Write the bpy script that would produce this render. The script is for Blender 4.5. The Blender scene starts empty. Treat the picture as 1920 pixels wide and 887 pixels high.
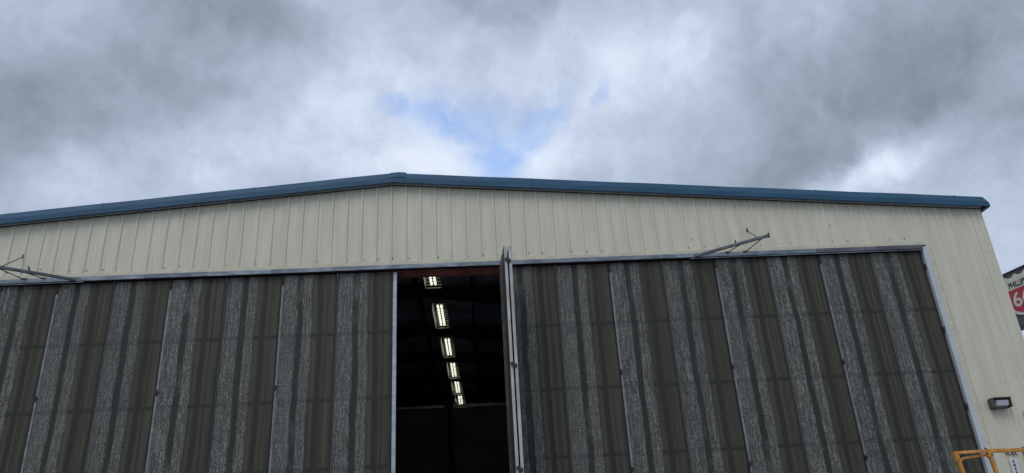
import bpy, math, random
from mathutils import Vector, Matrix
random.seed(7)
S = bpy.context.scene
C = S.collection
rad = math.radians
EYE = 1.6                                   # camera height; heights below are given above the eye and shifted to the ground

# ------------------------------------------------------------------ camera
def basis(yaw, pitch, roll):
    cy, sy = math.cos(yaw), math.sin(yaw)
    f = Vector((sy*math.cos(pitch), cy*math.cos(pitch), math.sin(pitch)))
    r0 = Vector((cy, -sy, 0)); u0 = r0.cross(f)
    cr, sr = math.cos(roll), math.sin(roll)
    return r0*cr+u0*sr, u0*cr-r0*sr, f
RT, UP, FW = basis(5.51213294e-02, 4.20599071e-01, -5.90988097e-02)
FPX = 1440.0
CAM = Vector((1.64025507, -14.5876548, EYE))
cd = bpy.data.cameras.new('camera'); cam = bpy.data.objects.new('camera', cd); C.objects.link(cam)
cam.matrix_world = Matrix(((RT.x, UP.x, -FW.x, CAM.x), (RT.y, UP.y, -FW.y, CAM.y), (RT.z, UP.z, -FW.z, CAM.z), (0, 0, 0, 1)))
cd.sensor_fit = 'HORIZONTAL'; cd.sensor_width = 36; cd.lens = 36*FPX/1920
cd.clip_start = 0.1; cd.clip_end = 5000
S.camera = cam
S.render.resolution_x = 1024; S.render.resolution_y = 473

# ------------------------------------------------------------------ exposure
S.view_settings.view_transform = 'Standard'; S.view_settings.look = 'None'
S.view_settings.exposure = 1.0; S.view_settings.gamma = 1.0; S.view_settings.use_curve_mapping = False

# ------------------------------------------------------------------ sun
SUN_EL, SUN_AZ = 52.0, 205.0                # compass degrees from +Y, clockwise: behind the camera, a little to its left
sd = bpy.data.lights.new('sun', 'SUN'); sun = bpy.data.objects.new('sun', sd); C.objects.link(sun)
sd.energy = 0.5; sd.angle = rad(35); sd.color = (1.0, 0.965, 0.91)
sdir = Vector((math.sin(rad(SUN_AZ))*math.cos(rad(SUN_EL)), math.cos(rad(SUN_AZ))*math.cos(rad(SUN_EL)), math.sin(rad(SUN_EL))))
sun.rotation_euler = sdir.to_track_quat('Z', 'Y').to_euler()
sun.location = sdir*60

# ------------------------------------------------------------------ world: Nishita sky behind procedural overcast
def azel(px, py):
    d = (FW + RT*((px-960)/FPX) + UP*((443.5-py)/FPX)).normalized()
    return math.degrees(math.atan2(d.x, d.y)), math.degrees(math.asin(d.z))
W = bpy.data.worlds.new('World'); S.world = W; W.use_nodes = True
nt = W.node_tree; nt.nodes.clear()
def N(t, **k):
    n = nt.nodes.new(t)
    for a, b in k.items(): setattr(n, a, b)
    return n
def L(a, b): nt.links.new(a, b)
def M(op, a, b=None, c=None, clamp=False):
    n = N('ShaderNodeMath', operation=op); n.use_clamp = clamp
    for i, v in enumerate((a, b, c)):
        if v is None: continue
        if isinstance(v, (int, float)): n.inputs[i].default_value = v
        else: L(v, n.inputs[i])
    return n.outputs[0]
out = N('ShaderNodeOutputWorld')
sky = N('ShaderNodeTexSky', sky_type='NISHITA'); sky.sun_disc = False
sky.sun_elevation = rad(SUN_EL); sky.sun_rotation = rad(SUN_AZ); sky.altitude = 100; sky.ozone_density = 2.0
tc = N('ShaderNodeTexCoord')
def noise(vec, scale, detail=6, rough=.5, dist=0, lac=2.0):
    n = N('ShaderNodeTexNoise', noise_dimensions='3D')
    n.inputs['Scale'].default_value = scale; n.inputs['Detail'].default_value = detail
    n.inputs['Roughness'].default_value = rough; n.inputs['Distortion'].default_value = dist; n.inputs['Lacunarity'].default_value = lac
    L(vec, n.inputs['Vector']); return n
# warp the view direction a little so that nothing has a geometric outline
def warp(vec, scale, amt, detail=5, rough=.55):
    w = noise(vec, scale, detail, rough)
    a = N('ShaderNodeVectorMath', operation='SUBTRACT'); L(w.outputs['Color'], a.inputs[0]); a.inputs[1].default_value = (.5, .5, .5)
    b = N('ShaderNodeVectorMath', operation='MULTIPLY_ADD'); L(a.outputs[0], b.inputs[0]); b.inputs[1].default_value = (amt, amt, amt); L(vec, b.inputs[2])
    return b.outputs[0]
gen = tc.outputs['Generated']
w1 = warp(gen, 4.2, .13, 8, .6); w2 = warp(gen, 8.5, .085, 9, .62)
def angles(vec):
    s = N('ShaderNodeSeparateXYZ'); L(vec, s.inputs[0])
    az = M('MULTIPLY', M('ARCTAN2', s.outputs[0], s.outputs[1]), 57.29578)
    el = M('MULTIPLY', M('ARCSINE', M('MINIMUM', M('MAXIMUM', s.outputs[2], -1.0), 1.0)), 57.29578)
    c = N('ShaderNodeCombineXYZ'); L(az, c.inputs[0]); L(el, c.inputs[1]); return c.outputs[0]
A1, A2 = angles(w1), angles(w2)
def blob(av, px, py, rx, ry, rot=0, soft=1.0):
    a, e = azel(px, py); s = 1/25.6
    m = N('ShaderNodeMapping', vector_type='TEXTURE'); L(av, m.inputs['Vector'])
    m.inputs['Location'].default_value = (a, e, 0); m.inputs['Rotation'].default_value = (0, 0, rad(rot)); m.inputs['Scale'].default_value = (rx*s, ry*s, 1)
    l = N('ShaderNodeVectorMath', operation='LENGTH'); L(m.outputs[0], l.inputs[0])
    r = N('ShaderNodeMapRange', interpolation_type='SMOOTHERSTEP'); L(l.outputs['Value'], r.inputs['Value'])
    r.inputs['From Min'].default_value = 1-soft; r.inputs['From Max'].default_value = 1; r.inputs['To Min'].default_value = 1; r.inputs['To Max'].default_value = 0
    return r.outputs[0]
big = noise(w1, 1.9, 5, .5).outputs['Fac']
mid = noise(w2, 5.5, 7, .52).outputs['Fac']
fine = noise(w2, 17, 6, .6).outputs['Fac']
t = M('ADD', M('MULTIPLY', M('SUBTRACT', big, .5), .55), .57)
t = M('MULTIPLY_ADD', M('SUBTRACT', mid, .5), .78, t)
t = M('MULTIPLY_ADD', M('SUBTRACT', fine, .5), .55, t)
BLOBS = [  # px, py, rx, ry, tilt (deg), amount
    (10, 150, 190, 170, 0, -.34), (330, 110, 420, 170, 6, -.26), (480, 20, 420, 90, 0, -.22), (240, 200, 260, 110, 0, -.12),
    (600, 190, 280, 240, 0, .10), (430, 310, 520, 110, 8, .12), (95, 290, 130, 120, 0, .16), (700, 90, 160, 120, 0, .08),
    (940, 10, 220, 60, 0, -.22), (1100, 60, 110, 60, 0, -.08), (1090, 150, 250, 170, 0, .24), (1270, 90, 150, 120, 0, .14), (930, 310, 420, 80, 0, .34), (760, 240, 260, 150, 0, .14),
    (1450, 230, 430, 190, 8, -.24), (1640, 220, 380, 190, 0, -.26), (1740, 250, 190, 110, 0, -.14), (1420, 320, 280, 80, 0, -.20), (1780, 40, 420, 130, 0, -.24), (1880, 200, 170, 200, 0, -.06),
    (1685, 325, 210, 60, 16, .40), (1560, 352, 220, 34, 0, .32), (1672, 285, 55, 70, 0, .26), (1890, 420, 160, 120, 0, .02),
]
for b in BLOBS:
    t = M('MULTIPLY_ADD', blob(A1, b[0], b[1], b[2]*1.15, b[3]*1.15, b[4]), b[5]*.85, t)
t = M('MULTIPLY_ADD', t, .82, .155)
ramp = N('ShaderNodeValToRGB'); L(t, ramp.inputs[0]); cr = ramp.color_ramp
def lin(r, g, b): return tuple(((c/255)/12.92 if c/255 <= .04045 else ((c/255+.055)/1.055)**2.4) for c in (r, g, b))+(1,)
cr.elements[0].position = 0.0; cr.elements[0].color = lin(104, 115, 128)
cr.elements[1].position = 1.0; cr.elements[1].color = lin(226, 236, 254)
for pos, col in ((.25, (132, 144, 159)), (.5, (162, 175, 194)), (.75, (189, 202, 224))):
    e = cr.elements.new(pos); e.color = lin(*col)
# the gap where the blue shows
gap = blob(A2, 890, 225, 250, 80, -10, .9)
gap = M('MAXIMUM', gap, blob(A2, 1000, 228, 140, 70, 30, .7))
gap = M('MAXIMUM', gap, blob(A2, 925, 285, 110, 70, 0, .8))
gap = M('MAXIMUM', gap, M('MULTIPLY', blob(A2, 1130, 175, 45, 26, 45, .9), .8))
gap = M('MAXIMUM', gap, M('MULTIPLY', blob(A2, 755, 192, 80, 45, 0, .9), .85))
veil = M('MULTIPLY_ADD', M('SUBTRACT', noise(w2, 7, 9, .66).outputs['Fac'], .5), 3.2, .80, clamp=True)
gap = M('MULTIPLY', M('MULTIPLY', gap, veil), .84, clamp=True)
b1 = N('ShaderNodeBackground'); L(sky.outputs[0], b1.inputs[0]); b1.inputs[1].default_value = .15
b2 = N('ShaderNodeBackground'); L(ramp.outputs[0], b2.inputs[0]); b2.inputs[1].default_value = .5
mx = N('ShaderNodeMixShader'); L(gap, mx.inputs[0]); L(b2.outputs[0], mx.inputs[1]); L(b1.outputs[0], mx.inputs[2]); L(mx.outputs[0], out.inputs[0])

# ------------------------------------------------------------------ helpers
def Z(v): return v+EYE
class MB:
    def __init__(s): s.v = []; s.f = []
    def quadbox(s, p):                      # p: eight points, bottom ring then top ring
        o = len(s.v); s.v += [tuple(q) for q in p]
        s.f += [tuple(o+i for i in q) for q in ((3, 2, 1, 0), (4, 5, 6, 7), (0, 1, 5, 4), (1, 2, 6, 5), (2, 3, 7, 6), (3, 0, 4, 7))]
        return s
    def box(s, x0, x1, y0, y1, z0, z1):
        return s.quadbox([(x0, y0, z0), (x1, y0, z0), (x1, y1, z0), (x0, y1, z0), (x0, y0, z1), (x1, y0, z1), (x1, y1, z1), (x0, y1, z1)])
    def bar(s, a, b, w, h=None, n=4, up=(0, 0, 1)):   # prism from a to b; n=4 square, else round
        a, b = Vector(a), Vector(b); h = h or w; d = (b-a).normalized()
        u = Vector(up) if abs(d.dot(Vector(up))) < .98 else Vector((1, 0, 0))
        x = d.cross(u).normalized(); y = x.cross(d)
        if n == 4: ring = [(-.5, -.5), (.5, -.5), (.5, .5), (-.5, .5)]
        else: ring = [(.5*math.cos(2*math.pi*i/n), .5*math.sin(2*math.pi*i/n)) for i in range(n)]
        o = len(s.v)
        for q in (a, b): s.v += [tuple(q+x*(r[0]*w)+y*(r[1]*h)) for r in ring]
        s.f += [tuple(o+i for i in range(n)), tuple(o+2*n-1-i for i in range(n))]
        s.f += [(o+(i+1) % n, o+i, o+n+i, o+n+(i+1) % n) for i in range(n)]
        return s
    def pipe(s, pts, r, n=10):
        for a, b in zip(pts, pts[1:]):
            s.bar(a, b, 2*r, 2*r, n)
        return s
    def ribbon(s, prof, z0, z1):            # vertical sheet along a plan profile; z1 may be a function of x
        o = len(s.v)
        for x, y in prof: s.v += [(x, y, z0), (x, y, z1(x) if callable(z1) else z1)]
        s.f += [(o+2*i, o+2*i+2, o+2*i+3, o+2*i+1) for i in range(len(prof)-1)]
        return s
    def build(s, name, mat, parent=None, loc=(0, 0, 0), rot=(0, 0, 0), bevel=0, smooth=False):
        me = bpy.data.meshes.new(name); me.from_pydata(s.v, [], s.f); me.update()
        if mat: me.materials.append(mat)
        o = bpy.data.objects.new(name, me); C.objects.link(o); o.location = loc; o.rotation_euler = rot
        if parent: o.parent = parent
        if bevel:
            m = o.modifiers.new('bevel', 'BEVEL'); m.width = bevel; m.segments = 2; m.limit_method = 'ANGLE'
        if smooth: me.shade_smooth()
        return o
def tag(o, label=None, cat=None, group=None, kind=None):
    if label: o['label'] = label
    if cat: o['category'] = cat
    if group: o['group'] = group
    if kind: o['kind'] = kind
    return o
def empty(name, loc=(0, 0, 0), rz=0):
    o = bpy.data.objects.new(name, None); C.objects.link(o); o.location = loc; o.rotation_euler = (0, 0, rz); return o
def text(name, body, size, mat, parent, matrix, extrude=.002, width=1.0, bold=0.0):
    cu = bpy.data.curves.new(name, 'FONT'); cu.body = body; cu.size = size; cu.extrude = extrude; cu.align_x = 'CENTER'; cu.align_y = 'CENTER'; cu.offset = bold; cu.resolution_u = 4
    to = bpy.data.objects.new(name+'_curve', cu); C.objects.link(to)
    dg = bpy.context.evaluated_depsgraph_get(); me = bpy.data.meshes.new_from_object(to.evaluated_get(dg))
    bpy.data.objects.remove(to)
    for v in me.vertices: v.co.x *= width
    me.materials.clear(); me.materials.append(mat); me.name = name
    o = bpy.data.objects.new(name, me); C.objects.link(o); o.parent = parent; o.matrix_local = matrix
    return o

# ------------------------------------------------------------------ materials
class Mat:
    def __init__(s, name, col, rough=.6, metal=0, spec=.5):
        s.m = bpy.data.materials.new(name); s.m.use_nodes = True; s.t = s.m.node_tree
        s.b = s.t.nodes['Principled BSDF']; s.b.inputs['Base Color'].default_value = (*col[:3], 1)
        s.b.inputs['Roughness'].default_value = rough; s.b.inputs['Metallic'].default_value = metal; s.b.inputs['Specular IOR Level'].default_value = spec
        s.tc = s.t.nodes.new('ShaderNodeTexCoord'); s.col = None
    def n(s, t, **k):
        n = s.t.nodes.new(t)
        for a, b in k.items(): setattr(n, a, b)
        return n
    def l(s, a, b): s.t.links.new(a, b)
    def math(s, op, a, b=None, c=None, clamp=False):
        n = s.n('ShaderNodeMath', operation=op); n.use_clamp = clamp
        for i, v in enumerate((a, b, c)):
            if v is None: continue
            if isinstance(v, (int, float)): n.inputs[i].default_value = v
            else: s.l(v, n.inputs[i])
        return n.outputs[0]
    def vec(s, scale=(1, 1, 1), rnd=True, coord='Object'):
        m = s.n('ShaderNodeMapping'); s.l(s.tc.outputs[coord], m.inputs['Vector']); m.inputs['Scale'].default_value = scale
        if rnd:
            oi = s.n('ShaderNodeObjectInfo'); c = s.n('ShaderNodeCombineXYZ')
            for i, k in enumerate((91.7, 57.3, 33.1)): s.l(s.math('MULTIPLY', oi.outputs['Random'], k), c.inputs[i])
            s.l(c.outputs[0], m.inputs['Location'])
        return m.outputs[0]
    def noise(s, scale=(1, 1, 1), sc=1, detail=5, rough=.55, rnd=True):
        n = s.n('ShaderNodeTexNoise'); s.l(s.vec(scale, rnd), n.inputs['Vector']); n.inputs['Scale'].default_value = sc
        n.inputs['Detail'].default_value = detail; n.inputs['Roughness'].default_value = rough; return n.outputs['Fac']
    def range(s, v, a, b, c=0, d=1, smooth=True):
        r = s.n('ShaderNodeMapRange', interpolation_type='SMOOTHSTEP' if smooth else 'LINEAR'); s.l(v, r.inputs['Value'])
        for k, x in zip(('From Min', 'From Max', 'To Min', 'To Max'), (a, b, c, d)): r.inputs[k].default_value = x
        return r.outputs[0]
    def mix(s, fac, a, b, mode='MIX'):
        m = s.n('ShaderNodeMix', data_type='RGBA', blend_type=mode)
        for sock, v in ((m.inputs['Factor'], fac), (m.inputs['A'], a), (m.inputs['B'], b)):
            if isinstance(v, (int, float)): sock.default_value = v
            elif isinstance(v, tuple): sock.default_value = (*v[:3], 1)
            else: s.l(v, sock)
        return m.outputs['Result']
    def base(s, c): s.l(c, s.b.inputs['Base Color']); return s
    def bump(s, h, strength=.3, dist=.01):
        b = s.n('ShaderNodeBump'); b.inputs['Strength'].default_value = strength; b.inputs['Distance'].default_value = dist
        s.l(h, b.inputs['Height']); s.l(b.outputs[0], s.b.inputs['Normal']); return s
    def rnd(s): return s.n('ShaderNodeObjectInfo').outputs['Random']

def simple(name, col, rough=.6, metal=0, var=.25, sc=6, spec=.5):
    m = Mat(name, col, rough, metal, spec)
    f = m.range(m.noise((1, 1, 1), sc), .3, .7)
    m.base(m.mix(f, tuple(c*(1-var) for c in col), tuple(min(1, c*(1+var)) for c in col)))
    m.bump(m.noise((1, 1, 1), sc*8), .15, .002)
    return m.m
# cream painted steel siding: chalked, faintly streaked, each sheet a touch different
c = Mat('cream_siding', (.56, .545, .48), .45)
a = c.mix(c.range(c.noise((3, 3, .35), 2.2, 5), .3, .75), (.60, .575, .455), (.69, .665, .54))
a = c.mix(c.math('MULTIPLY', c.range(c.noise((26, 26, .6), 1.0, 4), .60, .80), .30), a, (.35, .32, .24))
a = c.mix(c.math('MULTIPLY', c.range(c.noise((1, 1, 1), 30, 3), .66, .74), .18), a, (.30, .25, .18))
a = c.mix(c.range(c.rnd(), 0, 1, 0, .10), a, (.46, .45, .36))
c.base(a); c.bump(c.noise((1, 1, .25), 2.5, 3), .35, .012); CREAM = c.m
c = Mat('cream_trim', (.55, .54, .47), .5)
c.base(c.mix(c.range(c.noise((1.5, 1, 3), 3), .3, .75), (.54, .51, .39), (.64, .61, .48))); CREAMT = c.m
# blue trim
c = Mat('blue_trim', (.035, .12, .26), .5, 0, .22)
a = c.mix(c.range(c.noise((.8, 2, 6), 1.5, 5), .3, .75), (.024, .078, .140), (.035, .105, .185))
a = c.mix(c.math('MULTIPLY', c.range(c.noise((1, 1, 1), 12, 4), .62, .8), .25), a, (.12, .17, .21))
c.base(a); c.bump(c.noise((.6, 3, 3), 2, 3), .25, .01); BLUE = c.m
# galvanised steel with blotches
def galv(name, lo, hi, rough=.42, metal=.55):
    c = Mat(name, hi, rough, metal)
    a = c.mix(c.range(c.noise((1.2, 4, 4), 2.4, 5), .32, .72), lo, hi)
    a = c.mix(c.range(c.rnd(), 0, 1, 0, .35), a, tuple(x*.55 for x in lo))
    a = c.mix(c.math('MULTIPLY', c.range(c.noise((1, 1, 1), 25, 4), .62, .75), .3), a, (.10, .065, .045))
    c.base(a); c.bump(c.noise((1, 1, 1), 20, 3), .2, .004); return c.m
GALV = galv('galvanised_hood', (.15, .175, .21), (.34, .385, .43))
GALVP = galv('galvanised_edge', (.40, .45, .50), (.60, .66, .72), .5, .25)
STILE = simple('weathered_aluminium', (.44, .45, .44), .5, var=.18, sc=3)
SEAM = galv('dull_seam_strip', (.20, .225, .25), (.34, .375, .41), .6, .1)
JAMB = simple('grey_blue_trim', (.50, .54, .57), .45, var=.06, sc=2)
STEEL = galv('dull_steel', (.10, .105, .12), (.20, .21, .235), .5, .5)
DARKSTEEL = simple('dark_hinge_steel', (.045, .045, .05), .5, .6)
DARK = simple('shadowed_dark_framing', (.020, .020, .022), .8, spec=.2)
RED = simple('red_oxide_steel', (.30, .105, .10), .7, spec=.25)
INS = simple('dark_roof_insulation', (.42, .45, .58), .8, var=.3, sc=1.2, spec=.15)
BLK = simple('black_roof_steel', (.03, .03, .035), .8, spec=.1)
TARP = simple('brown_partition', (.14, .125, .105), .9, var=.2, sc=1, spec=.1)
GREYB = simple('pale_rail', (.6, .6, .6), .7, spec=.2)
NAVY = simple('navy_cloth', (.010, .012, .024), .9, spec=.1)
ORANGE = None
c = Mat('worn_orange_paint', (.62, .25, .04), .42)
a = c.mix(c.range(c.noise((1, 1, 1), 9, 6), .35, .7), (.50, .20, .030), (.72, .34, .07))
a = c.mix(c.range(c.noise((1, 1, 1), 17, 7, .7), .60, .64), a, (.07, .035, .02))
a = c.mix(c.math('MULTIPLY', c.range(c.noise((1, 1, 1), 40, 4), .6, .66), .6), a, (.55, .42, .30))
c.base(a); c.bump(c.noise((1, 1, 1), 20, 4), .4, .004); ORANGE = c.m
# weathered door sheeting: olive fibreglass with chalky bands that run with the sheet (colour of the sheet itself)
def sheeting(name, k=1.0):
    c = Mat(name, (.04, .04, .035), .55)
    sep = c.n('ShaderNodeSeparateXYZ'); c.l(c.tc.outputs['Object'], sep.inputs[0])
    x = c.math('DIVIDE', sep.outputs[0], 1.1); z = sep.outputs[2]
    # band edges wander slowly with height and crumble finely
    wob = c.math('MULTIPLY', c.math('SUBTRACT', c.noise((1.2, 1, .9), 1.0, 4), .5), .085)
    crumb = c.math('MULTIPLY', c.math('SUBTRACT', c.noise((30, 30, 9), 1.0, 5, .7), .5), .055)
    xx = c.math('ADD', x, c.math('ADD', wob, crumb))
    band = lambda a, b, s=.012: c.math('MULTIPLY', c.range(xx, a-s, a+s), c.range(xx, b-s, b+s, 1, 0))
    xe = c.math('ADD', x, crumb)
    first = c.math('MULTIPLY', c.range(xe, .015, .03), c.range(xx, .270, .290, 1, 0))
    second = band(.385, .545, .018)
    thin = c.math('MULTIPLY', c.range(c.noise((2.5, 2.5, .9), 1.0, 5, .65), .50, .66), .55)
    bridge = c.math('MULTIPLY', band(.27, .40, .02), thin)
    speck = c.math('MAXIMUM', c.math('MAXIMUM', first, second), bridge)
    grain = c.math('ADD', c.math('MULTIPLY', c.noise((60, 60, 26), 1.0, 3, .8), .72), c.math('MULTIPLY', c.noise((62, 62, 3.5), 1.0, 3, .6), .40))
    g = c.range(grain, .46, .78)
    chalk = c.mix(g, (.040*k, .040*k, .033*k), (.43*k, .435*k, .40*k))
    streak = c.range(c.noise((60, 60, .35), 1.0, 3, .6), .52, .62)
    chalk = c.mix(c.math('MULTIPLY', streak, .55), chalk, (.045, .047, .05))
    for a_, b_ in ((.055, .063), (.088, .094), (.155, .161), (.455, .462)):
        chalk = c.mix(c.math('MULTIPLY', band(a_, b_, .004), .6), chalk, (.035, .036, .036))
    patch = c.range(c.noise((3, 3, 1.1), 1.0, 4), .35, .7)
    chalk = c.mix(c.math('MULTIPLY', patch, .28), chalk, (.075, .078, .078))
    ol = c.mix(c.range(c.noise((20, 20, .22), 1.0, 4), .30, .72), (.034*k, .032*k, .022*k), (.082*k, .078*k, .050*k))
    ol = c.mix(c.math('MULTIPLY', c.range(c.noise((4, 4, .5), 1.0, 4), .45, .75), .5), ol, (.042, .041, .034))
    fine = c.range(c.noise((150, 150, 3), 1.0, 2), .4, .75)
    ol = c.mix(c.math('MULTIPLY', fine, .22), ol, (.10, .097, .075))
    # dark stripe between the chalky bands
    for a_, b_, k_ in ((.27, .39, .75), (.650, .740, .88), (.80, .825, .5), (.94, 1.0, .85), (.545, .575, .35)):
        ol = c.mix(c.math('MULTIPLY', band(a_, b_, .02), k_), ol, (.021, .021, .018))
    # framing that shows through the translucent sheet
    for zc in (4.577, 3.295, 2.03, .77, -.5):
        d_ = c.math('ABSOLUTE', c.math('SUBTRACT', z, Z(zc)))
        f_ = c.range(d_, .030, .050, 1, 0)
        ol = c.mix(c.math('MULTIPLY', f_, .55), ol, (.024, .024, .020))
        chalk = c.mix(c.math('MULTIPLY', f_, .35), chalk, (.045, .046, .045))
    dull = c.math('FRACT', c.math('MULTIPLY', c.rnd(), 7.31))
    chalk = c.mix(c.math('MULTIPLY', dull, .24), chalk, (.050, .050, .045))
    worn = c.range(c.noise((9, 9, .8), 1.0, 5, .6), .56, .72)
    speck = c.math('MULTIPLY', speck, c.math('SUBTRACT', 1.0, c.math('MULTIPLY', worn, .45)))
    cl = c.mix(speck, ol, chalk)
    cl = c.mix(c.range(c.rnd(), 0, 1, 0, .12), cl, (.04, .042, .045))
    c.base(cl)
    c.bump(c.noise((90, 90, 60), 1.0, 3, .7), .35, .003)
    c.b.inputs['Specular IOR Level'].default_value = .3
    return c.m
SHEET = sheeting('weathered_fibreglass')
c = Mat('rail_behind_sheet', (.030, .029, .024), .6, spec=.3)
c.base(c.mix(c.range(c.noise((30, 30, 10), 1), .3, .7), (.026, .026, .021), (.038, .037, .030))); RAILM = c.m
c = Mat('concrete_apron', (.30, .29, .27), .85)
a = c.mix(c.range(c.noise((1, 1, 1), .4, 8, rnd=False), .3, .7), (.22, .215, .20), (.34, .33, .31))
c.base(a); c.bump(c.noise((1, 1, 1), 30, 6, rnd=False), .4, .01); CONC = c.m
def emis(name, col, st):
    m = bpy.data.materials.new(name); m.use_nodes = True; b = m.node_tree.nodes['Principled BSDF']
    b.inputs['Base Color'].default_value = (.8, .8, .8, 1); b.inputs['Emission Color'].default_value = (*col, 1); b.inputs['Emission Strength'].default_value = st; return m
TUBE = emis('lit_tube', (.90, .95, .76), .62)
GUARD = simple('lamp_guard', (.85, .86, .78), .5)
BRONZE = simple('bronze_housing', (.085, .08, .07), .55)
GLASS = Mat('lamp_glass', (.50, .52, .55), .15).m
WHITE = simple('sign_white', (.62, .66, .72), .6, var=.06)
PNAVY = simple('sign_navy', (.02, .04, .085), .5)
PRED = simple('sign_red', (.36, .02, .035), .5, var=.1)
PCREAM = simple('sign_cream', (.52, .53, .42), .5, var=.08)
PBLACK = simple('sign_black', (.018, .019, .024), .5)
PSLATE = simple('sign_slate', (.055, .06, .075), .5)
DGREEN = simple('dark_green', (.012, .06, .045), .5)
LRED = simple('letter_red', (.22, .05, .05), .6); LDARK = simple('letter_dark', (.06, .05, .09), .6)

# ------------------------------------------------------------------ ground
g = MB(); n = 24
for i in range(n+1):
    for j in range(n+1):
        g.v.append(((i/n-.5)*3000, (j/n-.5)*3000, 0))
for i in range(n):
    for j in range(n):
        a = i*(n+1)+j; g.f.append((a, a+n+1, a+n+2, a+1))
tag(g.build('ground', CONC), kind='structure')

# ------------------------------------------------------------------ hangar
HX = 12.56; DEPTH = 24.0; SL = .0833; APEX = 7.86
def rake(x): return Z(APEX-SL*abs(x))
hangar = tag(empty('hangar'), 'wide cream metal hangar with blue roof trim and tall dark sliding folding doors', 'hangar')
PY = -.03; RH = .026; PITCH = .306
def siding_prof(x0, x1):
    pts = [(x0, PY)]
    k = math.floor((x0+.062)/PITCH)-1
    while True:
        rc = -.062+PITCH*k; k += 1
        if rc-.040 < x0+.001: continue
        if rc+.040 > x1-.001: break
        for m_ in (-.105, ):     # a shallow stiffening crease on each side of the rib
            pass
        pts += [(rc-.038, PY), (rc-.018, PY-RH), (rc+.018, PY-RH), (rc+.038, PY)]
        q = rc+PITCH/2
        for dx in (-.045, .045):
            if q+dx+.014 < x1 and q+dx-.014 > x0: pts += [(q+dx-.013, PY), (q+dx-.005, PY-.004), (q+dx+.005, PY-.004), (q+dx+.013, PY)]
    pts.append((x1, PY)); return pts
DOORX = 11.03; HB = 6.045                    # siding bottom above the door
w3 = PITCH*3; k = -14; x = -.062-.06+w3*-14
edges = []
x = -.062+.10+w3*-14
while x < HX:
    a, b = max(x, -HX), min(x+w3, HX)
    if b-a > .02: edges.append((a, b))
    x += w3
for i, (a, b) in enumerate(edges):
    zlo = Z(HB)
    def put(a, b, zlo, dy):
        if b-a < .03: return
        prof = [(px, py+dy) for px, py in siding_prof(a, b)]
        MB().ribbon(prof, zlo, lambda q: rake(q)+.02).build('siding_panel', CREAM, hangar)
    dy = -.0015*(i % 2)
    if b > DOORX+.12 and a < DOORX+.12: put(a, DOORX+.12, zlo, dy); put(DOORX+.12, b, .05, dy)
    elif a < -DOORX-.12 and b > -DOORX-.12: put(a, -DOORX-.12, .05, dy); put(-DOORX-.12, b, zlo, dy)
    elif a >= DOORX or b <= -DOORX: put(a, b, .05, dy)
    else: put(a, b, zlo, dy)
# flashings
MB().box(-DOORX-.12, DOORX+.12, PY-.025, PY+.02, Z(5.975), Z(HB)+.004).build('header_flashing', CREAMT, hangar)
for s in (-1, 1):
    a, b = sorted((s*(HX-.24), s*(HX+.012)))
    m = MB().box(a, b, PY-.012, PY+.012, .05, Z(5.77)); m.box(a, b, PY-.014, PY+.010, Z(5.775), rake(HX))
    m.box(*sorted((s*(HX-.012), s*(HX+.014))), PY+.013, .25, .05, rake(HX)); m.build('corner_trim', CREAM, hangar)
    x0, x1 = sorted((s*11.030, s*11.135))
    MB().box(x0, x1, PY-.035, .06, .0, Z(5.935)).build('jamb_trim', JAMB, hangar)
    x0, x1 = sorted((s*11.135, s*11.215))
    MB().box(x0, x1, PY-.030, PY+.002, .05, Z(5.97)).build('jamb_flashing', CREAMT, hangar)
# screws
sc = MB()
def screw(x, z, r=.009, y=None):
    y = PY-.006 if y is None else y
    sc.bar((x, y, z), (x, y-.012, z), 2*r, 2*r, 6)
for i in range(-36, 37):
    xc = -.062+PITCH*i+.06
    if abs(xc) < DOORX and random.random() < .75: screw(xc+random.uniform(-.02, .02), Z(6.12+random.uniform(-.01, .012)), random.choice((.006, .009, .011)))
for zz in (6.35, 5.15, 4.05, 3.05, 1.55, .3):
    for i in range(36, 42):
        xc = -.062+PITCH*i+.055
        if DOORX+.15 < xc < HX-.25 and random.random() < .5:
            screw(xc, Z(zz+random.uniform(-.03, .03)), random.choice((.006, .008)))
for xc, zc in ((-4.32, 7.27), (-3.95, 7.31), (-7.1, 6.75), (-5.6, 6.3), (6.2, 6.3), (9.2, 6.5), (-7.02, 6.18)): screw(xc, Z(zc), .010)
tag(sc.build('siding_screw', DARKSTEEL, hangar), kind='stuff')
# roof trim: sloped gutter-like profile swept along each rake
def trim_side(s):
    prof = [(-.035, .030), (-.100, .020), (-.165, -.005), (-.195, -.066), (-.212, -.062), (-.205, .050), (-.150, .190), (-.02, .225), (.30, .225), (.30, .205), (-.035, .200)]
    m = MB(); xs = [0, HX+.27]; o = 0; n = len(prof)
    segs = 14
    for i in range(segs+1):
        xx = s*(HX+.075)*i/segs
        for py, pz in prof: m.v.append((xx, py, rake(xx)+pz+.004*math.sin(i*2.1+s)*(0 if i in (0, segs) else 1)))
    for i in range(segs):
        for j in range(n):
            a, b = i*n+j, i*n+(j+1) % n
            m.f.append((a, b, b+n, a+n) if s < 0 else (a, a+n, b+n, b))
    m.f.append(tuple(segs*n+j for j in range(n)))
    return m.build('roof_trim', BLUE, hangar)
trim_side(1); trim_side(-1)
for s in (1, -1):
    for q in (2.9, 5.95, 9.0, 12.0):
        m = MB(); prof = [(-.198, -.0685), (-.2155, -.064), (-.2085, .050), (-.1525, .1925), (-.02, .228)]
        for i in (0, 1):
            xx = s*(q+i*.05)
            for py, pz in prof: m.v.append((xx, py, rake(xx)+pz+.003))
        n = len(prof); m.f += [(j, j+1, n+j+1, n+j) for j in range(n-1)]+[(0, 1, 2, 3, 4), (9, 8, 7, 6, 5)]
        m.build('trim_lap', BLUE, hangar)
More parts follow.
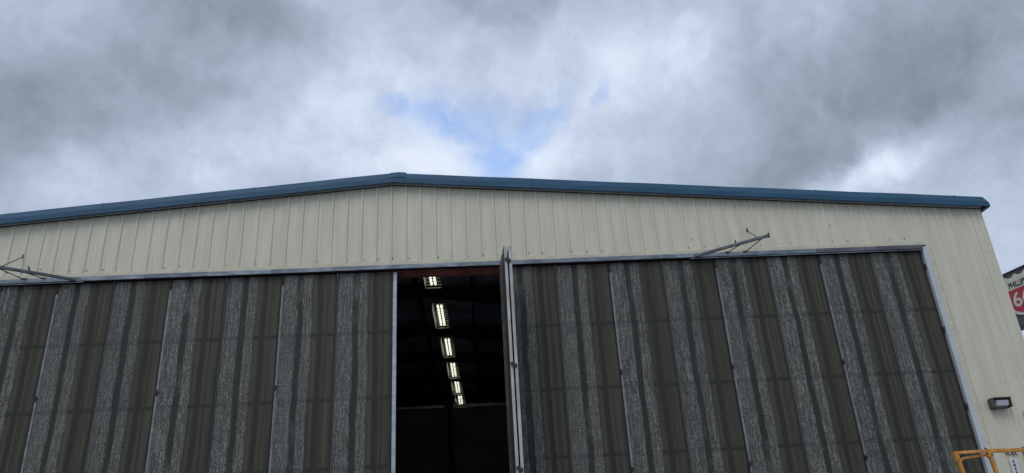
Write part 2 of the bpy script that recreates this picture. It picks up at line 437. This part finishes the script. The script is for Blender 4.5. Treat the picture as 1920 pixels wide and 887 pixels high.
# side gutter end that wraps the corner
for s in (1, -1):
    x0, x1 = sorted((s*(HX+.172), s*(HX+.27)))
    zt = rake(HX+.075)
    pr = [(x0, x1)]
    m = MB()
    xa, xb = s*(HX+.076), s*(HX+.150)
    m.v += [(xa, -.205, zt+.045), (xa, -.150, zt+.188), (xa, DEPTH, zt+.188), (xa, DEPTH, zt-.07), (xa, -.205, zt-.065),
            (xb, -.19, zt+.03), (xb, DEPTH, zt+.03), (xb, DEPTH, zt-.068), (xb, -.19, zt-.063)]
    m.f += [(0, 1, 5), (1, 2, 6, 5), (0, 5, 8, 4), (5, 6, 7, 8), (4, 8, 7, 3), (2, 3, 7, 6), (0, 4, 3, 2, 1)]
    m.build('side_gutter', BLUE, hangar)
    m = MB(); xw = s*(HX+.015)
    m.v += [(xw, -.04, zt-.085), (xw, -.04, zt-.05), (xa, -.20, zt-.068), (s*(HX+.135), -.185, zt-.066), (xw, DEPTH, zt-.085), (xw, DEPTH, zt-.05), (s*(HX+.135), DEPTH, zt-.066)]
    m.f += [(0, 2, 3), (0, 1, 2), (0, 3, 6, 4)]
    m.build('eave_soffit', BLUE, hangar)
cp = MB(); 
for s in (-1, 1):
    p = [(s*.001, -.212, rake(0)+.066), (s*.17, -.212, rake(.17)+.066), (s*.17, -.156, rake(.17)+.208), (s*.001, -.156, rake(0)+.208), (s*.001, .3, rake(0)+.245), (s*.17, .3, rake(.17)+.245)]
    o = len(cp.v); cp.v += p; cp.f += [(o, o+1, o+2, o+3), (o+3, o+2, o+5, o+4), (o+1, o+5, o+2)]
for v in range(len(cp.v)): cp.v[v] = (cp.v[v][0]+.09, cp.v[v][1], cp.v[v][2]-.002)
cp.build('ridge_cap', BLUE, hangar)
# grey closure strip under the trim
for s in (-1, 1):
    m = MB(); N_ = 2
    x0, x1 = 0.0, s*HX
    pts = [(x0, -.075, rake(0)-.052), (x1, -.075, rake(x1)-.052), (x1, -.095, rake(x1)-.046), (x0, -.095, rake(0)-.046), (x0, -.075, rake(0)+.018), (x1, -.075, rake(x1)+.018), (x1, -.095, rake(x1)+.018), (x0, -.095, rake(0)+.018)]
    m.quadbox(pts); m.build('rake_closure', GALVP, hangar)
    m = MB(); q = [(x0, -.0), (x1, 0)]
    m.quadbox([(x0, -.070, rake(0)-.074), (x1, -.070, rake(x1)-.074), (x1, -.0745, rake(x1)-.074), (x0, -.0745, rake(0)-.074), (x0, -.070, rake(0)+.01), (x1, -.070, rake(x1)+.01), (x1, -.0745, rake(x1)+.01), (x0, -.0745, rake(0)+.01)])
    m.build('rake_shade_strip', BLK, hangar)  # black strip added below the closure to stand for the contact shade line
# roof and shell
for s in (-1, 1):
    xo = s*(HX+.10); m = MB()
    m.quadbox([(0, .0, rake(0)-.04), (xo, .0, rake(xo)-.04), (xo, DEPTH, rake(xo)-.04), (0, DEPTH, rake(0)-.04), (0, .0, rake(0)+.17), (xo, .0, rake(xo)+.17), (xo, DEPTH, rake(xo)+.17), (0, DEPTH, rake(0)+.17)])
    m.build('roof', INS, hangar)
    for i in range(1, 8):
        xp = s*i*1.55; m = MB(); m.box(xp-.03, xp+.03, .4, DEPTH-.1, rake(xp)-.26, rake(xp)-.045); m.build('purlin', BLK, hangar)
    x0, x1 = sorted((s*(HX-.09), s*(HX-.0)))
    MB().box(x0, x1, .0, DEPTH, 0, rake(HX)-.05).build('side_wall', CREAM, hangar)
MB().box(-.04, .04, .4, DEPTH-.1, rake(0)-.27, rake(0)-.05).build('ridge_purlin', BLK, hangar)
MB().box(-HX, HX, DEPTH-.1, DEPTH, 0, rake(HX)).build('rear_wall', INS, hangar)
m = MB(); m.v += [(-HX, DEPTH-.05, rake(HX)), (HX, DEPTH-.05, rake(HX)), (0, DEPTH-.05, rake(0)+.1)]; m.f.append((0, 1, 2)); m.build('rear_gable', INS, hangar)
for yy in (5.4, 9.0, 12.1, 15.0, 18.0):
    for s in (-1, 1):
        xo = s*(HX-.1); m = MB()
        m.quadbox([(0, yy, rake(0)-.55), (xo, yy, rake(xo)-1.2), (xo, yy+.2, rake(xo)-1.2), (0, yy+.2, rake(0)-.55), (0, yy, rake(0)-.28), (xo, yy, rake(xo)-.28), (xo, yy+.2, rake(xo)-.28), (0, yy+.2, rake(0)-.28)])
        m.build('rafter', BLK, hangar)
# backing behind the gable siding and header steel
m = MB(); m.quadbox([(-HX+.02, .10, Z(5.99)), (HX-.02, .10, Z(5.99)), (HX-.02, .16, Z(5.99)), (-HX+.02, .16, Z(5.99)), (-HX+.02, .10, rake(HX)-.05), (HX-.02, .10, rake(HX)-.05), (HX-.02, .16, rake(HX)-.05), (-HX+.02, .16, rake(HX)-.05)])
m.v += [(-HX+.02, .13, rake(HX)-.06), (HX-.02, .13, rake(HX)-.06), (0, .13, rake(0)-.05)]; m.f.append((8, 9, 10)); m.build('gable_lining', DARK, hangar)
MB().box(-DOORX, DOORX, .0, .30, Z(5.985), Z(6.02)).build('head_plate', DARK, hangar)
MB().box(-DOORX-.1, DOORX+.1, .30, .42, Z(5.865), Z(6.35)).build('header_beam', RED, hangar)
for s in (-1, 1):
    x0, x1 = sorted((s*(DOORX+.06), s*HX)); MB().box(x0, x1, .05, .12, 0, Z(5.95)).build('end_wall_lining', DARK, hangar)
# track hood: galvanised box in sections, butted end to end
def hood(a, b, dz=0):
    m = MB(); y0, y1 = -.105, PY-.010; zt, zb = Z(5.958)+dz, Z(5.872)+dz
    m.v += [(a, y1, zt+.014), (b, y1, zt+.014), (b, y0, zt), (a, y0, zt), (a, y0, zb), (b, y0, zb), (a, y0+.012, zb), (b, y0+.012, zb), (a, y0+.012, zt-.012), (b, y0+.012, zt-.012), (a, y1, zt-.012), (b, y1, zt-.012), (a, y1, zb+.02), (b, y1, zb+.02)]
    m.f += [(0, 3, 2, 1), (3, 4, 5, 2), (4, 6, 7, 5), (6, 8, 9, 7), (8, 10, 11, 9), (10, 12, 13, 11), (0, 10, 8, 3), (3, 8, 6, 4), (1, 2, 9, 11), (2, 5, 7, 9)]
    return m.build('track_hood', STEEL if abs(a+b)/2 > 8.6 else GALV, hangar)
xs = [.05+1.243*i for i in range(-9, 10)]
xs = [-11.03]+[q for q in xs if abs(q) < 10.9]+[11.03]
for i, (a, b) in enumerate(zip(xs, xs[1:])): hood(a+.001, b-.001, random.uniform(-.002, .002))
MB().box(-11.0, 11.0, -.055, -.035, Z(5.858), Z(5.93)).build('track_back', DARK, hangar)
for s in (-1, 1):
    x0, x1 = sorted((s*6.10, s*11.02)); MB().box(x0, x1, -.088, -.070, Z(5.845), Z(5.862)).build('lower_rail', GALV, hangar)

# track arms that swing the folded leaves clear of the wall
def arm(s):
    a = Vector((s*6.16, -.05, Z(5.895))); e = Vector((s*7.44, -.99, Z(5.90))); d = (e-a)
    m = MB(); up = (0, 0, 1)
    side = d.cross(Vector(up)).normalized()
    m.bar(a, e, .008, .042); m.bar(a+side*.042, e+side*.042, .008, .042); m.bar(a+side*.021+Vector((0, 0, .025)), e+side*.021+Vector((0, 0, .025)), .050, .008)
    r = m.build('track_arm', STEEL, hangar)
    MB().bar(e+Vector((0, 0, -.03)), e+Vector((0, 0, .07)), .022, .022).build('end_stop', DARKSTEEL, r)
    p2 = a+d*.90; MB().bar((s*7.25, -.085, Z(5.945)), p2+Vector((0, 0, -.02)), .020, .020, 6).box(*sorted((s*7.20, s*7.31)), -.12, -.04, Z(5.945), Z(5.972)).build('brace', STEEL, r)
    p1 = a+d*.62; MB().bar((s*6.87, -.085, Z(5.945)), p1+Vector((0, 0, -.02)), .020, .020, 6).box(*sorted((s*6.83, s*6.92)), -.12, -.04, Z(5.945), Z(5.970)).build('brace', STEEL, r)
    p3 = a+d*.86+Vector((0, 0, .02)); MB().bar((s*7.40, PY-.03, Z(6.45)), p3, .020, .020, 6).box(*sorted((s*7.39, s*7.415)), PY-.045, PY, Z(6.425), Z(6.50)).build('tie_rod', STEEL, r)
    q = a+d*.57; MB().bar(q+Vector((0, 0, .03)), q+Vector((s*-.0, -.06, .09)), .02, .03).build('bracket', STEEL, r)
arm(1); arm(-1)

# door leaves
TOP = Z(5.842); LW = 1.1
def frame_mesh():
    m = MB(); w = .05
    m.box(.004, w, .006, .052, .06, TOP-.012).box(LW-w, LW-.004, .006, .052, .06, TOP-.012)
    for zc in (.06, Z(.77)-.03, Z(-.5)-.03, Z(2.03)-.03, Z(3.295)-.03, Z(4.577)-.03, TOP-.07): m.box(w, LW-w, .010, .050, zc, zc+.055)
    return m
def sheet_mesh():
    # plan profile of the sheet: wide raised pans, a deep valley, small grooves
    P = [(0.006, .000), (.016, -.006), (.05, -.008), (.07, -.004), (.09, -.008), (.29, -.008), (.315, .004), (.41, .004), (.435, -.008), (.585, -.008), (.60, -.004), (.70, -.003), (.735, .003), (.775, .003), (.80, -.005), (.90, -.005), (.915, -.001), (.93, -.005), (1.06, -.004), (1.085, .002), (1.094, .002)]
    return MB().ribbon(P, .06, TOP)
def make_leaf(loc, rz, parent, first=None):
    if first:
        c_ = first.copy(); C.objects.link(c_); c_.parent = parent; c_.location = loc; c_.rotation_euler = (0, 0, rz)
        for ch in first.children:
            d = ch.copy(); C.objects.link(d); d.parent = c_
        return c_
    lf = frame_mesh().build('door_leaf', GALVP, parent, loc, (0, 0, rz))
    sheet_mesh().build('corrugated_sheet', SHEET, lf)
    for zc in (4.577, 3.295, 2.03, .77, -.5):
        for a, b, y in ((.606, .700, -.0065), (.805, .895, -.0085), (.935, 1.055, -.0080)):
            MB().box(a, b, y, y+.003, Z(zc)-.022, Z(zc)+.022).build('cross_rail', RAILM, lf)
    return lf
leaf0 = None
HANG = []
def strip(leaf, top=.20):
    m = MB(); m.box(-.012, .003, -.016, .0, .04, TOP-top); m.box(.009, .021, -.016, .0, .04, TOP-top)
    return m.build('edge_strip', SEAM, leaf)
def hinge(leaf, x, z, s=1.0):
    m = MB(); m.box(x-.028*s, x+.028*s, -.028, -.010, z-.035*s, z+.035*s)
    for dz in (-.022, .022): m.bar((x+dz*.4, -.026, z+dz*s), (x+dz*.4, -.040, z+dz*s), .022, .022, 6)
    m.bar((x, -.030, z-.05*s), (x, -.030, z+.05*s), .020, .020, 8)
    return m.build('hinge', DARKSTEEL, leaf)
def top_hanger(leaf, x, long):
    m = MB(); zb = TOP-(.20 if long else .085)
    m.box(x-.016, x+.012, -.020, -.011, zb, TOP+.0); m.bar((x, -.030, zb+.03), (x, -.030, TOP+.09), .016, .016, 8)
    if long:
        for i in range(4): m.bar((x-.002, -.018, zb+.022+.045*i), (x-.002, -.036, zb+.022+.045*i), .026, .026, 6)
    return m.build('hanger', DARKSTEEL if long else STEEL, leaf)
for i in range(-10, 10):
    if i in (0, 1): continue
    xl = i*LW*1.0018
    lf = make_leaf((xl, random.uniform(-.004, .004), 0), random.uniform(-.003, .003), hangar, leaf0)
    if leaf0 is None: leaf0 = lf
    HANG.append((i, lf))
fa = make_leaf((2.150, -.04, 0), rad(-86.6), hangar, leaf0); tag(fa, 'left leaf of the folded pair, standing edge-on to the camera')
fb = make_leaf((2.350, -.04-LW, 0), rad(93.4), hangar, leaf0); tag(fb, 'right leaf of the folded pair, standing edge-on to the camera')
for i, lf in HANG:
    if i % 2 == 0:
        if i != 2: strip(lf)
        top_hanger(lf, .0, True)
        for zc in (3.57, 1.74, -.3): hinge(lf, -.004, Z(zc))
    else:
        top_hanger(lf, -.012, False)
    if i == -1:
        MB().box(LW-.004, LW+.066, -.014, .05, .04, TOP-.015).build('edge_post', GALVP, lf); top_hanger(lf, LW-.012, True)
    if i == 9:
        for zc in (5.50, 4.135, 2.592, 1.2): hinge(lf, LW-.002, Z(zc), 1.1)
for lf, xe in ((fa, LW), (fb, 0)):
    x0, x1 = sorted((xe+(.000 if xe else -.000), xe+(.012 if xe else -.012)))
    MB().box(x0, x1, .000, .052, .06, TOP-.02).build('end_stile', STILE, lf)
for zc in (5.52, 3.50, 1.70):
    m = MB(); y = -.04-LW-.012
    m.box(2.222, 2.262, y-.02, y-.002, Z(zc), Z(zc)+.06).box(2.284, 2.335, y-.02, y-.002, Z(zc)-.04, Z(zc)+.03)
    m.bar((2.272, y-.012, Z(zc)-.05), (2.272, y-.012, Z(zc)+.07), .026, .026, 8); m.bar((2.262, y-.012, Z(zc)+.02), (2.300, y-.03, Z(zc)-.01), .018, .018, 6)
    h = m.build('fold_hinge', DARKSTEEL, hangar)

# ------------------------------------------------------------------ inside
MB().box(-HX+.1, HX-.1, .5, DEPTH-.15, .004, .008).build('hangar_floor', simple('dark_floor', (.05, .05, .048), .7)); tag(bpy.data.objects['hangar_floor'], kind='structure')
LAMPPOS = [('nearest ceiling lamp, half cut off by the red header beam', 2.56), ('second ceiling lamp back, the largest one fully in view', 6.05), ('third ceiling lamp back, just below the largest', 9.38),
           ('fourth ceiling lamp back in the row over the hangar floor', 12.42), ('fifth ceiling lamp back, small, next to last in the row', 15.15), ('farthest ceiling lamp, smallest, just above the pale rail', 17.75)]
def lamp(first, label, y):
    lx = .585+.0185*(y-4.4)
    if first is None:
        r = empty('ceiling_light', (lx, y, Z(7.2)))
        for k in (0, 1):
            for dx in (-.05, .05):
                MB().bar((dx, .03+k*.94, 0), (dx, .88+k*.94, 0), .062, .062, 10).build('tube', TUBE, r, smooth=True)
        MB().box(-.15, .15, 0, 1.84, .07, .11).build('housing', BLK, r)
        m = MB()
        for sx in (-.215, .215):
            m.box(sx-.009, sx+.009, 0, 1.84, -.10, -.085)
            m.quadbox([(sx*.98-.003, 0, -.09), (sx*.98+.003, 0, -.09), (sx*.98+.003, 1.84, -.09), (sx*.98-.003, 1.84, -.09), (sx*.9-.003, 0, .10), (sx*.9+.003, 0, .10), (sx*.9+.003, 1.84, .10), (sx*.9-.003, 1.84, .10)])
        for j in range(9): m.box(-.215, .215, j*.228, j*.228+.012, -.100, -.088)
        m.build('wire_guard', GUARD, r)
        for yy in (.3, 1.55): MB().bar((0, yy, .11), (0, yy, .42), .012, .012, 6).build('hanging_rod', DARKSTEEL, r)
    else:
        r = first.copy(); C.objects.link(r); r.location = (lx, y, Z(7.2))
        for ch in first.children:
            d = ch.copy(); C.objects.link(d); d.parent = r
    tag(r, label, 'lamp', 'fluorescent lamps in a row down the hangar ceiling'); return r
l0 = None
for lb, y in LAMPPOS:
    q = lamp(l0, lb, y); l0 = l0 or q
pt = empty('partition', (0, 14, 0)); tag(pt, 'dark partition with a pale top rail deep inside the hangar', 'partition')
MB().box(-HX+.2, HX-.2, .05, .12, 0, Z(5.93)).build('panel', TARP, pt)
MB().box(-HX+.2, .46, -.02, .04, Z(5.965), Z(6.055)).build('top_rail', GREYB, pt); MB().box(.56, HX-.2, -.02, .04, Z(5.955), Z(6.065)).build('top_rail', GREYB, pt)
cx = .50; cb = empty('hose_reel_post', (cx, 13.8, 0)); tag(cb, 'black upright post with a round head in front of the pale rail', 'post')
m = MB(); m.bar((0, -.16, Z(6.03)), (0, .02, Z(6.03)), .36, .36, 20); m.build('round_head', BLK, cb)
m = MB(); m.bar((.06, 0, .0), (.04, 0, Z(5.9)), .30, .12); m.build('post', NAVY, cb)
m = MB().pipe([(.05, -.12, Z(5.0)), (.10, -.12, Z(4.4)), (.18, -.12, Z(3.9)), (.30, -.12, Z(3.4)), (.40, -.12, Z(2.6)), (.42, -.12, .2)], .045); m.build('hose', BLK, cb)
MB().box(.20, .32, -.1, -.04, Z(5.97), Z(6.08)).build('small_box', GREYB, cb)

# ------------------------------------------------------------------ wall light
wl = empty('wall_light', (11.60, PY, Z(2.60))); tag(wl, 'bronze wedge-shaped outdoor light on the cream wall right of the doors', 'wall light')
m = MB(); hw, d = .175, .20
def loft(m, rings):
    o = len(m.v); n = len(rings[0])
    for r in rings: m.v += r
    for i in range(len(rings)-1):
        for j in range(n): m.f.append((o+i*n+j, o+i*n+(j+1) % n, o+(i+1)*n+(j+1) % n, o+(i+1)*n+j))
    m.f += [tuple(o+n-1-j for j in range(n)), tuple(o+(len(rings)-1)*n+j for j in range(n))]
loft(m, [[(-hw, -RH, -.10), (hw, -RH, -.10), (hw, -RH, .085), (-hw, -RH, .085)], [(-hw, -.075, -.10), (hw, -.075, -.10), (hw, -.085, .09), (-hw, -.085, .09)]])
hs = m.build('housing', BRONZE, wl, bevel=.006)
m = MB(); m.box(-hw, hw, -.235, -.05, .075, .092); m.box(-hw, -hw+.012, -.21, -.06, -.09, .074); m.box(hw-.012, hw, -.21, -.06, -.09, .074); m.box(-hw+.013, hw-.013, -.15, -.06, -.10, -.088); m.build('hood', BRONZE, wl)
m = MB(); loft(m, [[(-.145, -.086, -.085), (.145, -.086, -.085), (.145, -.086, .055), (-.145, -.086, .055)], [(-.105, -.185, -.060), (.125, -.185, -.060), (.125, -.205, .040), (-.105, -.205, .040)]]); m.build('lens', GLASS, wl, bevel=.008)

m = MB(); m.bar((-.10, -.062, -.101), (-.10, -.062, -.125), .03, .03, 10).bar((.12, -.158, -.094), (.12, -.158, -.104), .016, .016, 6); m.build('screw', DARKSTEEL, wl)

# ------------------------------------------------------------------ small signs on the wall
def face(x, z): return Matrix.Translation((x, 0, z)) @ Matrix.Rotation(rad(90), 4, 'X')
fs = empty('fuel_lettering', (11.59, PY-RH-.004, Z(1.675))); tag(fs, 'row of red capital letters reading FUEL above the narrow vertical sign', 'lettering')
for i, ch in enumerate('FUEL'): text('letter', ch, .115, LRED if i % 2 == 0 else LDARK, fs, face(-.10+.062*i, .0), .003, 1.0, .002)
es = empty('emergency_sign', (11.570, PY-RH-.004, Z(1.295))); tag(es, 'narrow white vertical sign with letters stacked to read EMERGENCY', 'sign')
MB().box(-.072, .072, -.004, .0, -.36, .275).build('board', WHITE, es, bevel=.002)
for i, ch in enumerate('EMERGENCY'): text('letter', ch, .066, LRED if i % 3 == 1 else LDARK, es, Matrix.Translation((0, -.006, 0)) @ face(-.005, .225-.067*i), .001, 1.0, .0035)
bs = empty('notice_board', (12.06, PY-RH-.004, Z(1.52))); tag(bs, 'white notice with dark blue border at the right edge of the wall', 'sign')
MB().box(-.25, .25, -.006, 0, -.30, .26).build('border', PNAVY, bs); MB().box(-.232, .232, -.010, -.0065, -.282, .242).build('panel', WHITE, bs); MB().box(-.20, .20, -.013, -.0105, -.25, .212).build('inner_line', PNAVY, bs); MB().box(-.192, .192, -.016, -.0135, -.242, .204).build('field', WHITE, bs)
gp = MB().box(-.09, .09, -.03, 0, -.09, .09).build('green_plate', DGREEN, None, (12.155, PY-RH, Z(2.345)), bevel=.03); tag(gp, 'small dark green rounded plate high on the wall at the right frame edge', 'plate')

# ------------------------------------------------------------------ road-side fuel sign behind the corner
h = Vector((.21, -.98, 0)).normalized(); nrm = Vector((-.98, -.21, 0)).normalized()
sg = empty('fuel_sign', (24.611+h.x*.64, 16+h.y*.64, 0)); tag(sg, 'tall dark fuel sign with a red and cream shield reading PHILLIPS 66', 'sign')
sg.rotation_euler = (0, 0, math.atan2(h.y, h.x))
V0 = Z(10.897)
def plate(name, outline, y0, y1, mat, par):
    m = MB(); n = len(outline)
    m.v += [(u, y0, V0+v) for u, v in outline]+[(u, y1, V0+v) for u, v in outline]
    m.f += [tuple(range(n)), tuple(2*n-1-i for i in range(n))]+[((i+1) % n, i, n+i, n+(i+1) % n) for i in range(n)]
    return m.build(name, mat, par)
def half_shield(gr=0.0):                    # right half, from top centre round to bottom point
    P = [(.0, -.075)]
    for i in range(1, 12): t_ = i/12; P.append((t_*.53, -.075-.115*math.sin(math.pi*t_)))
    P += [(.53, -.075), (.60, -.20), (.66, -.32), (.735, -.46), (.70, -.60), (.675, -.80), (.685, -1.00), (.70, -1.20), (.695, -1.40), (.64, -1.58), (.52, -1.72), (.36, -1.81), (.18, -1.87), (0, -1.95)]
    return P
def shield(k=1.0, dv=0):
    P = half_shield(); cv = -1.0
    r = [(u*k, (v-cv)*k+cv+dv) for u, v in P]; l = [(-u, v) for u, v in reversed(r[1:-1])]
    return (r+l)[::-1]
box = plate('cabinet', [(-.90, -2.25), (.90, -2.25), (.90, .04), (-.90, .04)], -.02, .35, PSLATE, sg)
m = MB(); m.box(-.94, .94, -.07, .38, V0+.042, V0+.10).box(-.94, .94, -.07, .38, V0-2.33, V0-2.25).box(-.96, -.902, -.07, .38, V0-2.25, V0+.042).box(.902, .96, -.07, .38, V0-2.25, V0+.042); m.build('rim', PBLACK, sg)
plate('shield_edge', shield(1.045), -.05, -.022, PBLACK, sg); plate('shield', shield(), -.075, -.051, PCREAM, sg)
red = [(-.565, -.71), (.565, -.71), (.585, -1.0), (.60, -1.2), (.60, -1.38), (.55, -1.52), (.44, -1.62), (.28, -1.70), (0, -1.80), (-.28, -1.70), (-.44, -1.62), (-.55, -1.52), (-.60, -1.38), (-.60, -1.2), (-.585, -1.0)]
plate('red_field', red[::-1] if False else red, -.085, -.076, PRED, sg)
text('wordmark', 'PHILLIPS', .34, PBLACK, sg, Matrix.Translation((0, -.080, V0-.53)) @ Matrix.Rotation(rad(90), 4, 'X'), .004, .72, .008)
text('numerals', '66', .86, PCREAM, sg, Matrix.Translation((0, -.090, V0-1.20)) @ Matrix.Rotation(rad(90), 4, 'X'), .004, 1.08, .012)
MB().bar((.0, .17, 0), (.0, .17, V0-2.33), .30, .30, 16).build('pole', PSLATE, sg)

# ------------------------------------------------------------------ orange lift in front of the right-hand jamb
lift = empty('work_platform', (8.1, -4.0, 0)); tag(lift, 'orange work platform with worn guard rails, cut off at the lower right', 'lift')
T = Z(1.262)
m = MB(); m.bar((-.02, 0, T), (.45, 0, T+.004), .045, .040); m.bar((.465, 0, T+.006), (1.6, 0, T-.025), .055, .050); m.build('top_rail', ORANGE, lift, bevel=.004)
m = MB().pipe([(.07, .03, T-.26), (.055, .03, T-.13), (.075, .03, T-.085), (.12, .03, T-.070), (.30, .03, T-.056), (.44, .03, T-.045), (.47, .03, T-.075)], .017, 8); m.build('bent_rail', ORANGE, lift)
MB().box(-.025, .030, -.035, .02, T-.115, T-.006).build('corner_bracket', ORANGE, lift, bevel=.003)
MB().box(.440, .492, -.035, .03, T-.078, T+.022).build('joint_bracket', ORANGE, lift, bevel=.003)
m = MB(); m.bar((.445, -.01, T+.03), (.425, -.01, T+.045), .02, .02, 6); m.bar((.485, -.045, T-.05), (.485, -.03, T-.05), .022, .022, 8); m.bar((.005, -.045, T-.09), (.005, -.034, T-.09), .014, .014, 8); m.build('bolt', DARKSTEEL, lift)
MB().bar((.015, 0, T-.11), (.115, -.0, T-1.1), .058, .050).build('post', ORANGE, lift, bevel=.004)
MB().bar((.475, 0, T-.075), (.565, -.0, T-1.1), .044, .044).build('post', ORANGE, lift, bevel=.004)
for xx, y, tz in ((1.6, 0, 0), (.1, 1.1, -.6), (1.6, 1.1, -.6)): MB().bar((xx, y, T-1.1), (xx, y, T+tz), .045, .045).build('post', ORANGE, lift)
MB().bar((.1, 1.1, T-.6), (1.6, 1.1, T-.6), .045, .045).bar((1.6, 0, T-.0), (1.6, 1.1, T-.6), .045, .045).build('guard_rail', ORANGE, lift)
MB().bar((.08, 0, T-.6), (1.6, 0, T-.6), .035, .035).bar((.1, 1.1, T-.85), (1.6, 1.1, T-.85), .035, .035).build('mid_rail', ORANGE, lift)
MB().box(.05, 1.65, -.06, 1.16, T-1.22, T-1.10).build('deck', DARKSTEEL, lift, bevel=.01)
for y in (.12, .98):
    m = MB()
    for k in range(2):
        z0 = .55+k*.55; m.bar((.15, y, z0), (1.55, y+.03, z0+.50), .06, .09); m.bar((1.55, y+.07, z0), (.15, y+.10, z0+.50), .06, .09)
    m.build('scissor_arm', ORANGE, lift)
MB().box(.05, 1.65, -.05, 1.15, .22, .55).build('chassis', ORANGE, lift, bevel=.02)
for xx in (.3, 1.4):
    for y in (-.09, 1.19): MB().bar((xx, y-.06, .2), (xx, y+.06, .2), .40, .40, 20).build('wheel', BLK, lift)
